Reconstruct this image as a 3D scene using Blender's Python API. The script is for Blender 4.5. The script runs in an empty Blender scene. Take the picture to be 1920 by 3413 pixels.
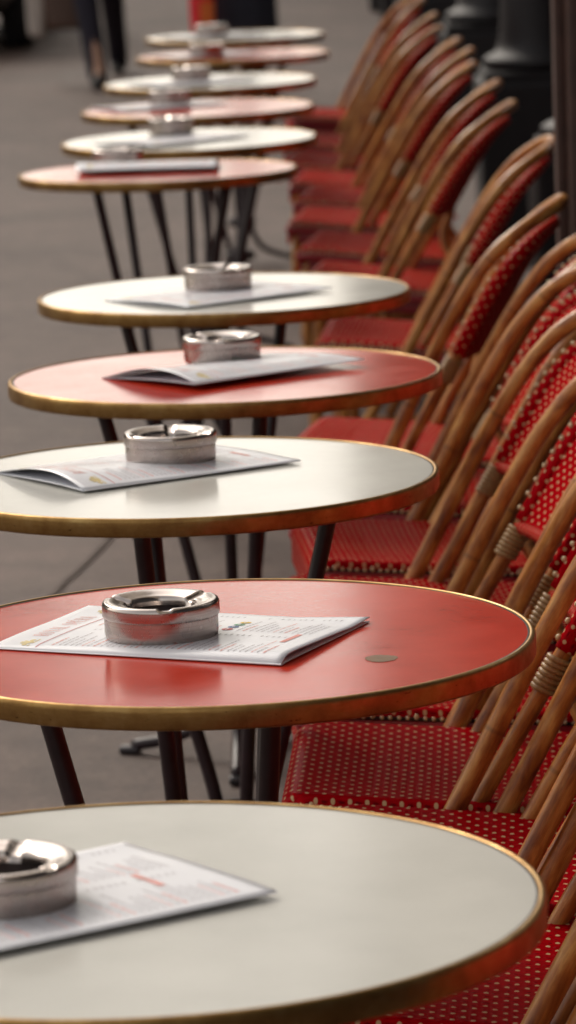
import bpy, bmesh, math, random
from mathutils import Vector, Matrix
random.seed(7)
S = bpy.context.scene
COL = S.collection
R = math.radians
PI = math.pi

# ------------------------------------------------------------------ camera
CAM_H = 1.55
cd = bpy.data.cameras.new('camera'); cam = bpy.data.objects.new('camera', cd); COL.objects.link(cam)
pitch, roll = R(9.7274), R(2.0084)
F = Vector((0, math.cos(pitch), -math.sin(pitch))); RT = Vector((1, 0, 0)); UP = RT.cross(F)
r2 = RT * math.cos(roll) - UP * math.sin(roll); u2 = RT * math.sin(roll) + UP * math.cos(roll)
M = Matrix((r2, u2, -F)).transposed().to_4x4(); M.translation = Vector((0, 0, CAM_H))
cam.matrix_world = M
cd.sensor_width = 36; cd.sensor_fit = 'AUTO'; cd.lens = 36 * 13914.6 / 3413
cd.clip_start = 0.1; cd.clip_end = 3000
cd.dof.use_dof = True; cd.dof.focus_distance = 4.12; cd.dof.aperture_fstop = 10.5
S.camera = cam

# ------------------------------------------------------------------ world, sun, exposure
W = bpy.data.worlds.new('World'); S.world = W; W.use_nodes = True
wn = W.node_tree.nodes; wl = W.node_tree.links; wn.clear()
sky = wn.new('ShaderNodeTexSky'); sky.sky_type = 'NISHITA'; sky.sun_disc = False
SUN_EL, SUN_AZ = 34, -34          # azimuth measured from +Y towards +X
sky.sun_elevation = R(SUN_EL); sky.sun_rotation = R(SUN_AZ)
sky.air_density = 1.3; sky.dust_density = 4.0; sky.ozone_density = 1.0
hs = wn.new('ShaderNodeHueSaturation'); hs.inputs['Saturation'].default_value = 0.22
bg = wn.new('ShaderNodeBackground'); bg.inputs['Strength'].default_value = 0.15
wo = wn.new('ShaderNodeOutputWorld')
tint = wn.new('ShaderNodeMix'); tint.data_type = 'RGBA'; tint.blend_type = 'MULTIPLY'; tint.inputs[0].default_value = 1.0; tint.inputs[7].default_value = (1.0, 0.94, 0.865, 1)
wl.new(sky.outputs[0], hs.inputs['Color']); wl.new(hs.outputs[0], tint.inputs[6]); wl.new(tint.outputs[2], bg.inputs['Color']); wl.new(bg.outputs[0], wo.inputs[0])
sd = bpy.data.lights.new('sun', 'SUN'); sd.energy = 1.1; sd.angle = R(22); sd.color = (1.0, 0.93, 0.83)
sun = bpy.data.objects.new('sun', sd); COL.objects.link(sun)
sdir = Vector((math.sin(R(SUN_AZ)) * math.cos(R(SUN_EL)), math.cos(R(SUN_AZ)) * math.cos(R(SUN_EL)), math.sin(R(SUN_EL))))
sun.rotation_euler = sdir.to_track_quat('Z', 'Y').to_euler(); sun.location = (-6, 4, 12)
S.view_settings.view_transform = 'Standard'; S.view_settings.look = 'None'
S.view_settings.exposure = 0.55; S.view_settings.gamma = 1.0
S.view_settings.use_curve_mapping = False
S.render.engine = 'CYCLES'
try:
    S.cycles.max_bounces = 8; S.cycles.glossy_bounces = 5; S.cycles.use_denoising = True
except Exception: pass

# ------------------------------------------------------------------ helpers
def link(name, me, mat=None, parent=None, smooth=True):
    o = bpy.data.objects.new(name, me); COL.objects.link(o)
    if mat:
        for m_ in (mat if isinstance(mat, (list, tuple)) else [mat]): me.materials.append(m_)
    if parent: o.parent = parent
    if smooth:
        me.polygons.foreach_set('use_smooth', [True] * len(me.polygons)); me.update()
    return o
def obj(name, bm, mat=None, parent=None, smooth=True):
    me = bpy.data.meshes.new(name); bm.normal_update(); bm.to_mesh(me); bm.free()
    return link(name, me, mat, parent, smooth)
def empty(name, loc=(0, 0, 0), rz=0.0):
    o = bpy.data.objects.new(name, None); COL.objects.link(o); o.location = loc; o.rotation_euler = (0, 0, rz)
    o.empty_display_size = 0.1; return o
def tag(o, label=None, cat=None, group=None, kind=None):
    if label: o['label'] = label
    if cat: o['category'] = cat
    if group: o['group'] = group
    if kind: o['kind'] = kind
    return o
def copy_tree(o, parent=None):
    c = o.copy(); COL.objects.link(c)
    if parent: c.parent = parent
    for ch in list(o.children): copy_tree(ch, c)
    return c

def box(bm, c, s, rot=None, bev=0.0):
    g = bmesh.ops.create_cube(bm, size=1.0)
    mt = Matrix.Translation(Vector(c)) @ (rot.to_4x4() if rot else Matrix.Identity(4)) @ Matrix.Diagonal((s[0], s[1], s[2], 1))
    bmesh.ops.transform(bm, matrix=mt, verts=g['verts'])
    if bev > 0:
        es = list({e for v in g['verts'] for e in v.link_edges})
        bmesh.ops.bevel(bm, geom=es, offset=bev, segments=2, affect='EDGES', profile=0.6)

def catmull(P, n=8):
    P = [Vector(p) for p in P]; out = []
    Q = [2 * P[0] - P[1]] + P + [2 * P[-1] - P[-2]]
    for i in range(1, len(Q) - 2):
        a, b, c, d = Q[i - 1], Q[i], Q[i + 1], Q[i + 2]
        for k in range(n):
            t = k / n
            out.append(0.5 * ((2 * b) + (c - a) * t + (2 * a - 5 * b + 4 * c - d) * t * t + (3 * b - a - 3 * c + d) * t ** 3))
    out.append(P[-1]); return out

def tube(bm, pts, rad, seg=14, cap=True, uv=False, aspect=1.0):
    """swept round tube with parallel-transported frames; rad is a number or function of 0..1"""
    pts = [Vector(p) for p in pts]; n = len(pts)
    T = [(pts[min(i + 1, n - 1)] - pts[max(i - 1, 0)]).normalized() for i in range(n)]
    ref = Vector((0, 0, 1)) if abs(T[0].z) < 0.9 else Vector((1, 0, 0))
    N = (ref - T[0] * ref.dot(T[0])).normalized(); rings = []
    L = [0.0]
    for i in range(1, n): L.append(L[-1] + (pts[i] - pts[i - 1]).length)
    for i in range(n):
        N = (N - T[i] * N.dot(T[i])).normalized(); B = T[i].cross(N)
        r = rad(L[i] / max(L[-1], 1e-6)) if callable(rad) else rad
        rings.append([bm.verts.new(pts[i] + (N * math.cos(2 * PI * k / seg) + B * math.sin(2 * PI * k / seg) * aspect) * r) for k in range(seg)])
    lay = bm.loops.layers.uv.verify() if uv else None
    for i in range(n - 1):
        for k in range(seg):
            k2 = (k + 1) % seg
            f = bm.faces.new((rings[i][k], rings[i][k2], rings[i + 1][k2], rings[i + 1][k]))
            if uv:
                for lp, (a, b) in zip(f.loops, ((k, i), (k + 1, i), (k + 1, i + 1), (k, i + 1))):
                    lp[lay].uv = (a / seg, L[b])
    if cap:
        bm.faces.new(list(reversed(rings[0]))); bm.faces.new(rings[-1])

def lathe(bm, prof, seg=64, c=(0, 0, 0), zfun=None, close=False):
    rings = []
    for (r, z) in prof:
        if r < 1e-6:
            rings.append([bm.verts.new((c[0], c[1], c[2] + z))])
        else:
            ring = []
            for k in range(seg):
                a = 2 * PI * k / seg
                zz = z + (zfun(r, z, a) if zfun else 0)
                ring.append(bm.verts.new((c[0] + r * math.cos(a), c[1] + r * math.sin(a), c[2] + zz)))
            rings.append(ring)
    for i in range(len(rings) - 1):
        A, B = rings[i], rings[i + 1]
        for k in range(seg):
            k2 = (k + 1) % seg
            if len(A) == 1 and len(B) == 1: continue
            if len(A) == 1: bm.faces.new((A[0], B[k2], B[k]))
            elif len(B) == 1: bm.faces.new((A[k], A[k2], B[0]))
            else: bm.faces.new((A[k], A[k2], B[k2], B[k]))

# ------------------------------------------------------------------ material helpers
def newmat(name):
    m = bpy.data.materials.new(name); m.use_nodes = True
    nt = m.node_tree; return m, nt, nt.nodes['Principled BSDF']
def N_(nt, t, **kw):
    n = nt.nodes.new(t)
    for k, v in kw.items(): setattr(n, k, v)
    return n
def math_(nt, op, a, b=None, c=None):
    n = nt.nodes.new('ShaderNodeMath'); n.operation = op
    for i, v in enumerate((a, b, c)):
        if v is None: continue
        if isinstance(v, (int, float)): n.inputs[i].default_value = v
        else: nt.links.new(v, n.inputs[i])
    return n.outputs[0]
def ramp(nt, fac, stops, interp='LINEAR'):
    n = nt.nodes.new('ShaderNodeValToRGB'); n.color_ramp.interpolation = interp
    el = n.color_ramp.elements
    while len(el) < len(stops): el.new(0.5)
    for e, (p, c) in zip(el, stops):
        e.position = p; e.color = (c[0], c[1], c[2], 1) if not isinstance(c, (int, float)) else (c, c, c, 1)
    nt.links.new(fac, n.inputs[0]); return n.outputs[0]
def noise(nt, vec, scale, detail=4, rough=0.55, dist=0.0):
    n = nt.nodes.new('ShaderNodeTexNoise'); n.inputs['Scale'].default_value = scale
    n.inputs['Detail'].default_value = detail; n.inputs['Roughness'].default_value = rough; n.inputs['Distortion'].default_value = dist
    if vec is not None: nt.links.new(vec, n.inputs['Vector'])
    return n.outputs['Fac']
def mapping(nt, vec, scale=(1, 1, 1), loc=(0, 0, 0)):
    n = nt.nodes.new('ShaderNodeMapping'); n.inputs['Scale'].default_value = scale; n.inputs['Location'].default_value = loc
    nt.links.new(vec, n.inputs['Vector']); return n.outputs[0]
def objco(nt): return nt.nodes.new('ShaderNodeTexCoord').outputs['Object']
def geopos(nt): return nt.nodes.new('ShaderNodeNewGeometry').outputs['Position']
def mix(nt, fac, a, b):
    n = nt.nodes.new('ShaderNodeMix'); n.data_type = 'RGBA'
    for i, v in ((0, fac), (6, a), (7, b)):
        if isinstance(v, (int, float)): n.inputs[i].default_value = v
        elif isinstance(v, (tuple, list)): n.inputs[i].default_value = (v[0], v[1], v[2], 1)
        else: nt.links.new(v, n.inputs[i])
    return n.outputs[2]
def bump(nt, h, strength, dist, b):
    n = nt.nodes.new('ShaderNodeBump'); n.inputs['Strength'].default_value = strength; n.inputs['Distance'].default_value = dist
    nt.links.new(h, n.inputs['Height']); nt.links.new(n.outputs[0], b.inputs['Normal'])
def setv(b, **kw):
    for k, v in kw.items():
        k = k.replace('_', ' ')
        b.inputs[k].default_value = (v[0], v[1], v[2], 1) if isinstance(v, (tuple, list)) else v

def plain(name, col, rough=0.5, metal=0.0, nscale=None, namt=0.15, coat=0.0, bumpd=0.0):
    m, nt, b = newmat(name); setv(b, Roughness=rough, Metallic=metal)
    if coat: b.inputs['Coat Weight'].default_value = coat; b.inputs['Coat Roughness'].default_value = 0.08
    v = objco(nt); f = noise(nt, v, nscale or 30, 5)
    lo = tuple(c * (1 - namt) for c in col); hi = tuple(min(1, c * (1 + namt)) for c in col)
    nt.links.new(ramp(nt, f, [(0.3, lo), (0.7, hi)]), b.inputs['Base Color'])
    if bumpd: bump(nt, f, 0.5, bumpd, b)
    return m

# laminate table tops
def laminate(name, col, mottle=0.04, rough=0.17):
    m, nt, b = newmat(name); v = objco(nt)
    f = noise(nt, v, 9, 6, 0.6); f2 = noise(nt, mapping(nt, v, (40, 160, 40)), 3, 3)
    lo = tuple(c * (1 - mottle * 2) for c in col); hi = tuple(min(1, c * (1 + mottle)) for c in col)
    nt.links.new(ramp(nt, f, [(0.3, lo), (0.7, hi)]), b.inputs['Base Color'])
    rr = ramp(nt, math_(nt, 'ADD', math_(nt, 'MULTIPLY', f, 0.6), math_(nt, 'MULTIPLY', f2, 0.4)), [(0.3, rough * 0.75), (0.7, rough * 1.35)])
    nt.links.new(rr, b.inputs['Roughness']); b.inputs['IOR'].default_value = 1.5
    bump(nt, f2, 0.12, 0.0004, b)
    return m
RED_LAM = laminate('red_laminate', (0.56, 0.032, 0.011), 0.09, 0.15)
WHITE_LAM = laminate('white_laminate', (0.64, 0.63, 0.585), 0.03, 0.14)

def brass_mat():
    m, nt, b = newmat('aged_brass'); v = objco(nt)
    f = noise(nt, v, 22, 7, 0.65); f2 = noise(nt, mapping(nt, v, (1, 1, 3)), 90, 4, 0.6)
    c = ramp(nt, f, [(0.28, (0.22, 0.11, 0.035)), (0.5, (0.38, 0.225, 0.078)), (0.72, (0.52, 0.35, 0.14))])
    spot = ramp(nt, f2, [(0.27, (0.16, 0.10, 0.06)), (0.34, (1, 1, 1))])
    mx = nt.nodes.new('ShaderNodeMix'); mx.data_type = 'RGBA'; mx.blend_type = 'MULTIPLY'; mx.inputs[0].default_value = 1
    nt.links.new(c, mx.inputs[6]); nt.links.new(spot, mx.inputs[7]); nt.links.new(mx.outputs[2], b.inputs['Base Color'])
    setv(b, Metallic=0.95); nt.links.new(ramp(nt, f, [(0.3, 0.48), (0.7, 0.28)]), b.inputs['Roughness'])
    bump(nt, f2, 0.35, 0.0008, b); return m
BRASS = brass_mat()
IRON = plain('black_painted_iron', (0.022, 0.010, 0.014), 0.42, 0.0, 60, 0.3)
IRON2 = plain('worn_iron_foot', (0.06, 0.055, 0.06), 0.3, 0.6, 60, 0.3)
GAP = plain('dark_seam', (0.02, 0.01, 0.008), 0.6)
CORE = plain('bare_board', (0.23, 0.15, 0.10), 0.9, 0, 900, 0.35, bumpd=0.0006)

def rattan_mat():
    m, nt, b = newmat('varnished_rattan'); uv = nt.nodes.new('ShaderNodeUVMap').outputs[0]
    oi = nt.nodes.new('ShaderNodeObjectInfo').outputs['Random']
    cb = nt.nodes.new('ShaderNodeCombineXYZ'); nt.links.new(math_(nt, 'MULTIPLY', oi, 7.0), cb.inputs[1])
    av = nt.nodes.new('ShaderNodeVectorMath'); av.operation = 'ADD'; nt.links.new(uv, av.inputs[0]); nt.links.new(cb.outputs[0], av.inputs[1])
    uvo = av.outputs[0]
    grain = noise(nt, mapping(nt, uvo, (30, 12, 1)), 3, 6, 0.65, 0.4)
    patch = noise(nt, mapping(nt, uvo, (2.5, 9, 1)), 1.6, 4, 0.6, 0.3)
    c1 = ramp(nt, patch, [(0.30, (0.20, 0.050, 0.015)), (0.50, (0.52, 0.19, 0.040)), (0.68, (0.76, 0.38, 0.10))])
    g = ramp(nt, grain, [(0.30, 0.55), (0.62, 1.0)])
    mx = nt.nodes.new('ShaderNodeMix'); mx.data_type = 'RGBA'; mx.blend_type = 'MULTIPLY'; mx.inputs[0].default_value = 0.75
    nt.links.new(c1, mx.inputs[6]); nt.links.new(g, mx.inputs[7])
    # dark joints of the cane every 0.3 m and a few blemishes
    sp = nt.nodes.new('ShaderNodeSeparateXYZ'); nt.links.new(uvo, sp.inputs[0])
    fr = math_(nt, 'ABSOLUTE', math_(nt, 'SUBTRACT', math_(nt, 'FRACT', math_(nt, 'MULTIPLY', sp.outputs[1], 3.6)), 0.5))
    ring = ramp(nt, fr, [(0.004, 1.0), (0.014, 0.0)])
    blem = ramp(nt, noise(nt, mapping(nt, uvo, (10, 34, 1)), 2.2, 2, 0.5), [(0.20, 1.0), (0.26, 0.0)])
    k = math_(nt, 'MAXIMUM', math_(nt, 'MULTIPLY', ring, 0.35), math_(nt, 'MULTIPLY', blem, 0.7))
    nt.links.new(mix(nt, k, mx.outputs[2], (0.035, 0.014, 0.010)), b.inputs['Base Color'])
    nt.links.new(ramp(nt, grain, [(0.3, 0.42), (0.7, 0.26)]), b.inputs['Roughness'])
    b.inputs['Coat Weight'].default_value = 0.22; b.inputs['Coat Roughness'].default_value = 0.20; b.inputs['Specular IOR Level'].default_value = 0.30
    bump(nt, grain, 0.3, 0.0012, b); return m
RATTAN = rattan_mat()

def wrap_mat():
    m, nt, b = newmat('cane_lashing'); uv = nt.nodes.new('ShaderNodeUVMap').outputs[0]
    f = noise(nt, mapping(nt, uv, (4, 120, 1)), 2, 4)
    nt.links.new(ramp(nt, f, [(0.3, (0.24, 0.12, 0.045)), (0.7, (0.46, 0.28, 0.11))]), b.inputs['Base Color'])
    setv(b, Roughness=0.4); return m
WRAP = wrap_mat()

# woven plastic cane: lattice constants shared by the mesh relief and the shader
PU, PV = 0.0190, 0.0240      # dot pitch along u, along v (second lattice shifted by half of both)
def dotd(u, v, su=1.0, sv=0.9):
    best = 9
    for ou, ov in ((0, 0), (0.5, 0.5)):
        a = (u / PU + ou) % 1 - 0.5; c = (v / PV + ov) % 1 - 0.5
        best = min(best, math.hypot(a * PU * su, c * PV * sv))
    return best
def relief(u, v):
    d = dotd(u, v)
    dome = 0.0015 * math.sqrt(max(0, 1 - (d / 0.0030) ** 2))
    strand = 0.0013 * abs(math.sin(PI * (v / 0.0060 + 0.25 * math.sin(2 * PI * u / PU)))) ** 0.8
    return max(dome, strand) 
def weave_mat():
    m, nt, b = newmat('woven_red_cane'); uv = nt.nodes.new('ShaderNodeUVMap').outputs[0]
    sp = nt.nodes.new('ShaderNodeSeparateXYZ'); nt.links.new(uv, sp.inputs[0]); u, v = sp.outputs[0], sp.outputs[1]
    def lat(ou, ov, du=0.0, dv=0.0):
        a = math_(nt, 'SUBTRACT', math_(nt, 'FRACT', math_(nt, 'ADD', math_(nt, 'MULTIPLY', u, 1 / PU), ou + du + 50)), 0.5)
        c = math_(nt, 'SUBTRACT', math_(nt, 'FRACT', math_(nt, 'ADD', math_(nt, 'MULTIPLY', v, 1 / PV), ov + dv + 50)), 0.5)
        a = math_(nt, 'MULTIPLY', a, PU); c = math_(nt, 'MULTIPLY', c, PV)
        return a, c
    def dist(pairs, su, sv):
        ds = []
        for a, c in pairs:
            a2 = math_(nt, 'POWER', math_(nt, 'ABSOLUTE', math_(nt, 'MULTIPLY', a, su)), 2.0)
            c2 = math_(nt, 'POWER', math_(nt, 'ABSOLUTE', math_(nt, 'MULTIPLY', c, sv)), 2.0)
            ds.append(math_(nt, 'SQRT', math_(nt, 'ADD', a2, c2)))
        return math_(nt, 'MINIMUM', ds[0], ds[1])
    dd = dist([lat(0, 0), lat(0.5, 0.5)], 1.0, 0.9)
    dot = ramp(nt, math_(nt, 'MULTIPLY', dd, 100), [(0.20, 1.0), (0.27, 0.0)])
    ho = dist([lat(0.5, 0.0, 0, 0.02), lat(0.0, 0.5, 0, 0.02)], 0.55, 1.7)
    shaded_gap = ramp(nt, math_(nt, 'MULTIPLY', ho, 100), [(0.12, 1.0), (0.26, 0.0)])
    f = noise(nt, mapping(nt, uv, (60, 300, 1)), 1.0, 3)
    redc = ramp(nt, f, [(0.3, (0.29, 0.0004, 0.0035)), (0.7, (0.46, 0.0008, 0.006))])
    c = mix(nt, math_(nt, 'MULTIPLY', shaded_gap, 0.6), redc, (0.045, 0.001, 0.004))  # shade in the slits between strands is painted into the red
    c = mix(nt, dot, c, (0.62, 0.42, 0.23))
    nt.links.new(c, b.inputs['Base Color']); setv(b, Roughness=0.27); b.inputs['IOR'].default_value = 1.33; b.inputs['Specular IOR Level'].default_value = 0.04
    bump(nt, math_(nt, 'SUBTRACT', math_(nt, 'MULTIPLY', f, 0.4), shaded_gap), 0.6, 0.0012, b)
    return m
WEAVE = weave_mat()
REDTUBE = plain('red_plastic_cane', (0.30, 0.002, 0.008), 0.30, 0, 40, 0.12)
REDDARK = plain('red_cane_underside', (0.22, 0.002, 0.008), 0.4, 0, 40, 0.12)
BEAD = plain('ivory_cane', (0.68, 0.52, 0.30), 0.35, 0, 80, 0.12)
BLACKCANE = plain('black_cane', (0.03, 0.018, 0.014), 0.4)

def steel_mat():
    m, nt, b = newmat('brushed_steel'); v = objco(nt)
    f = noise(nt, mapping(nt, v, (6, 6, 900)), 1.0, 3); f2 = noise(nt, v, 70, 5)
    nt.links.new(ramp(nt, f, [(0.3, (0.38, 0.32, 0.29)), (0.7, (0.48, 0.42, 0.39))]), b.inputs['Base Color'])
    setv(b, Metallic=1.0)
    nt.links.new(ramp(nt, f2, [(0.3, 0.22), (0.7, 0.36)]), b.inputs['Roughness'])
    b.inputs['Anisotropic'].default_value = 0.5
    return m
STEEL = steel_mat()
STEEL_TOP = plain('polished_steel', (0.52, 0.46, 0.43), 0.20, 1.0, 50, 0.06)
ASHDARK = plain('sooty_steel_bowl', (0.12, 0.09, 0.085), 0.5, 0.7, 60, 0.3)
def paper_mat():
    m, nt, b = newmat('laminated_paper'); v = objco(nt)
    f = noise(nt, v, 12, 4)
    nt.links.new(ramp(nt, f, [(0.3, (0.76, 0.77, 0.83)), (0.7, (0.81, 0.82, 0.87))]), b.inputs['Base Color'])
    setv(b, Roughness=0.28); bump(nt, f, 0.2, 0.002, b); return m
PAPER = paper_mat()
INK = plain('grey_ink', (0.36, 0.33, 0.36), 0.5); INKRED = plain('red_ink', (0.55, 0.07, 0.07), 0.5)
INKPALE = plain('pale_red_ink', (0.76, 0.30, 0.26), 0.5)
GOLD = plain('gold_ink', (0.66, 0.52, 0.22), 0.45)
INKBLUE = plain('blue_ink', (0.08, 0.16, 0.36), 0.5); INKGREEN = plain('green_ink', (0.12, 0.34, 0.20), 0.5); INKYEL = plain('yellow_ink', (0.80, 0.55, 0.06), 0.5)

def ground_mat(name, lo, hi, joints=False):
    m, nt, b = newmat(name); p = geopos(nt)
    fine = noise(nt, p, 75, 8, 0.75); big = noise(nt, p, 0.8, 5, 0.65, 0.6); mid = noise(nt, p, 9, 6, 0.65)
    c = ramp(nt, math_(nt, 'ADD', math_(nt, 'MULTIPLY', big, 0.55), math_(nt, 'MULTIPLY', mid, 0.45)), [(0.36, lo), (0.62, hi)])
    g = ramp(nt, fine, [(0.30, 0.50), (0.52, 0.95), (0.72, 1.35)])
    mx = nt.nodes.new('ShaderNodeMix'); mx.data_type = 'RGBA'; mx.blend_type = 'MULTIPLY'; mx.inputs[0].default_value = 1.0
    nt.links.new(c, mx.inputs[6]); nt.links.new(g, mx.inputs[7])
    nt.links.new(mx.outputs[2], b.inputs['Base Color']); setv(b, Roughness=0.66)
    bump(nt, math_(nt, 'ADD', fine, math_(nt, 'MULTIPLY', mid, 0.5)), 0.7, 0.006, b); return m

# ------------------------------------------------------------------ ground
def sheet(name, x0, x1, y0, y1, z, mat, nx=1, ny=1):
    bm = bmesh.new()
    V = [[bm.verts.new((x0 + (x1 - x0) * i / nx, y0 + (y1 - y0) * j / ny, z)) for i in range(nx + 1)] for j in range(ny + 1)]
    for j in range(ny):
        for i in range(nx): bm.faces.new((V[j][i], V[j][i + 1], V[j + 1][i + 1], V[j + 1][i]))
    return tag(obj(name, bm, mat, smooth=False), kind='structure')
PAVE = ground_mat('pavement_asphalt', (0.078, 0.050, 0.040), (0.178, 0.120, 0.099))
sheet('ground', -600, 600, -300, 1500, -0.02, PAVE)
sheet('pavement', -40, 40, -20, 90, 0.0, PAVE)
# dark joint running diagonally in the pavement under the third table
def joint(x0, y0, x1, y1, w=0.012):
    bm = bmesh.new(); d = Vector((x1 - x0, y1 - y0, 0)); n = Vector((-d.y, d.x, 0)).normalized() * w / 2
    a, c = Vector((x0, y0, 0.004)), Vector((x1, y1, 0.004)); K = 14; prev = None
    for i in range(K + 1):
        p = a.lerp(c, i / K) + n * random.uniform(-0.5, 0.5); q = [bm.verts.new(p - n), bm.verts.new(p + n)]
        if prev: bm.faces.new((prev[0], q[0], q[1], prev[1]))
        prev = q
    return bm
JOINT = plain('dirty_joint', (0.078, 0.055, 0.046), 0.9, 0, 60, 0.3)
tag(obj('pavement_joint', joint(-0.62, 7.2, -0.36, 8.9, 0.010), JOINT, smooth=False), kind='structure')

# ------------------------------------------------------------------ tables
TOPZ = 0.7665; TR = 0.30
TABLES = [  # x, y, slope x, slope y, colour
 (-0.1224, 2.9321, 0.0003, 0.0021, 'w'), (-0.0696, 3.8777, 0.0005, 0.0029, 'r'), (-0.1205, 4.8519, -0.0002, -0.0007, 'w'),
 (-0.0804, 5.7214, -0.002, -0.0064, 'r'), (-0.0908, 6.6849, -0.0021, -0.0075, 'w'), (-0.254, 8.9788, -0.0011, -0.0084, 'r'),
 (-0.2008, 9.7958, 0.0018, 0.0070, 'w'), (-0.196, 10.7871, 0.0014, 0.004, 'r'), (-0.1779, 11.8045, 0.0024, 0.0080, 'w'),
 (-0.1219, 13.0184, 0, 0, 'r'), (-0.1227, 14.0554, 0.0007, 0.003, 'w')]
TLAB = ['nearest white bistro table, cut by the lower edge of the photo',
 'red bistro table with a worn brown spot in its laminate',
 'white bistro table just behind the red one with the worn spot',
 'red bistro table, middle of the row, carrying a strongly arched menu',
 'white bistro table just behind the red one with the arched menu',
 'red bistro table with thin black legs in full view, menu at its front',
 'white bistro table right behind the red one whose thin legs show',
 'blurred red bistro table, second red one from the far end',
 'blurred white bistro table, second white one from the far end',
 'blurred red bistro table, farthest red one of the row',
 'blurred white bistro table, last of the row, below the red bag']
def ztop(i, x, y):
    t = TABLES[i]; return TOPZ - 0.0012 + t[2] * (x - t[0]) + t[3] * (y - t[1])
def make_table(color):
    root = empty('bistro_table')
    bm = bmesh.new()
    lathe(bm, [(0, TOPZ - 0.0012), (0.10, TOPZ - 0.0012), (0.20, TOPZ - 0.0012), (0.2935, TOPZ - 0.0012), (0.2935, TOPZ - 0.018), (0.0, TOPZ - 0.018)][::-1], 128)
    obj('tabletop', bm, RED_LAM if color == 'r' else WHITE_LAM, root, smooth=False)
    bm = bmesh.new()
    prof = [(0.2938, TOPZ - 0.021), (0.2938, TOPZ - 0.002), (0.2942, TOPZ - 0.0005), (0.2955, TOPZ + 0.0002), (0.2975, TOPZ), (0.2990, TOPZ - 0.0012), (0.2998, TOPZ - 0.0030),
            (0.3000, TOPZ - 0.0055), (0.3000, TOPZ - 0.0185), (0.2993, TOPZ - 0.0205), (0.2975, TOPZ - 0.0215), (0.2938, TOPZ - 0.021)]
    lathe(bm, prof, 160); obj('brass_rim', bm, BRASS, root)
    bm = bmesh.new(); lathe(bm, [(0.2937, TOPZ - 0.0009), (0.2921, TOPZ - 0.0009)], 128); obj('rim_seam', bm, GAP, root)
    bm = bmesh.new(); lathe(bm, [(0, TOPZ - 0.026), (0.19, TOPZ - 0.026), (0.19, TOPZ - 0.0182), (0, TOPZ - 0.0182)], 48); obj('support_plate', bm, IRON, root, smooth=False)
    for k in range(3):
        a = (PI, R(74), R(286))[k]; ca, sa = math.cos(a), math.sin(a)
        P = [(0.176, 0.742), (0.140, 0.595), (0.103, 0.445), (0.066, 0.295), (0.034, 0.165), (0.036, 0.110), (0.065, 0.055), (0.12, 0.028), (0.185, 0.014)]
        bm = bmesh.new(); tube(bm, catmull([(r * ca, r * sa, z) for r, z in P], 5), 0.0098, 10)
        leg = obj('leg', bm, IRON, root)
        bm = bmesh.new(); box(bm, (0.190, 0, 0.007), (0.034, 0.024, 0.013), bev=0.004)
        bmesh.ops.rotate(bm, cent=(0, 0, 0), matrix=Matrix.Rotation(a, 3, 'Z'), verts=bm.verts)
        obj('foot', bm, IRON2, leg)
    bm = bmesh.new(); lathe(bm, [(0.034, 0.125), (0.046, 0.127), (0.048, 0.14), (0.046, 0.153), (0.034, 0.155), (0.034, 0.125)], 32)
    obj('collar', bm, IRON, root)
    return root
protoR, protoW = None, None
for i, (x, y, tx, ty, c) in enumerate(TABLES):
    if c == 'r':
        if protoR is None: protoR = t = make_table('r')
        else: t = copy_tree(protoR)
    else:
        if protoW is None: protoW = t = make_table('w')
        else: t = copy_tree(protoW)
    n = Vector((-tx, -ty, 1)).normalized()
    rz = [0, 0, PI, 0, -0.3, 0.75, PI * 0.93, 0.15, PI, 0.1, PI][i]
    q = Vector((0, 0, 1)).rotation_difference(n)
    t.rotation_mode = 'QUATERNION'; t.rotation_quaternion = q @ Matrix.Rotation(rz, 3, 'Z').to_quaternion()
    piv = Vector((x, y, TOPZ)) - t.rotation_quaternion @ Vector((0, 0, TOPZ))
    t.location = piv
    tag(t, TLAB[i], 'table', 'round bistro tables in a row along the terrace')
    if i == 1: T2 = t
# worn spot in the second table's laminate
bm = bmesh.new(); K = 40; ring = []
rr = random.Random(3)
cx, cy = 0.081 - TABLES[1][0], 3.763 - TABLES[1][1]
c0 = bm.verts.new((cx, cy, TOPZ - 0.0008))
for k in range(K):
    a = 2 * PI * k / K; r = 0.0152 * (1 + 0.05 * math.sin(3 * a + 1) + rr.uniform(-0.07, 0.07))
    ring.append(bm.verts.new((cx + r * math.cos(a), cy + r * math.sin(a) * 1.0, TOPZ - 0.0008)))
for k in range(K): bm.faces.new((c0, ring[k], ring[(k + 1) % K]))
w = obj('worn_spot', bm, CORE, T2, smooth=False); w['label'] = 'round patch of bare brown board where the red laminate has worn off'

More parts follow.
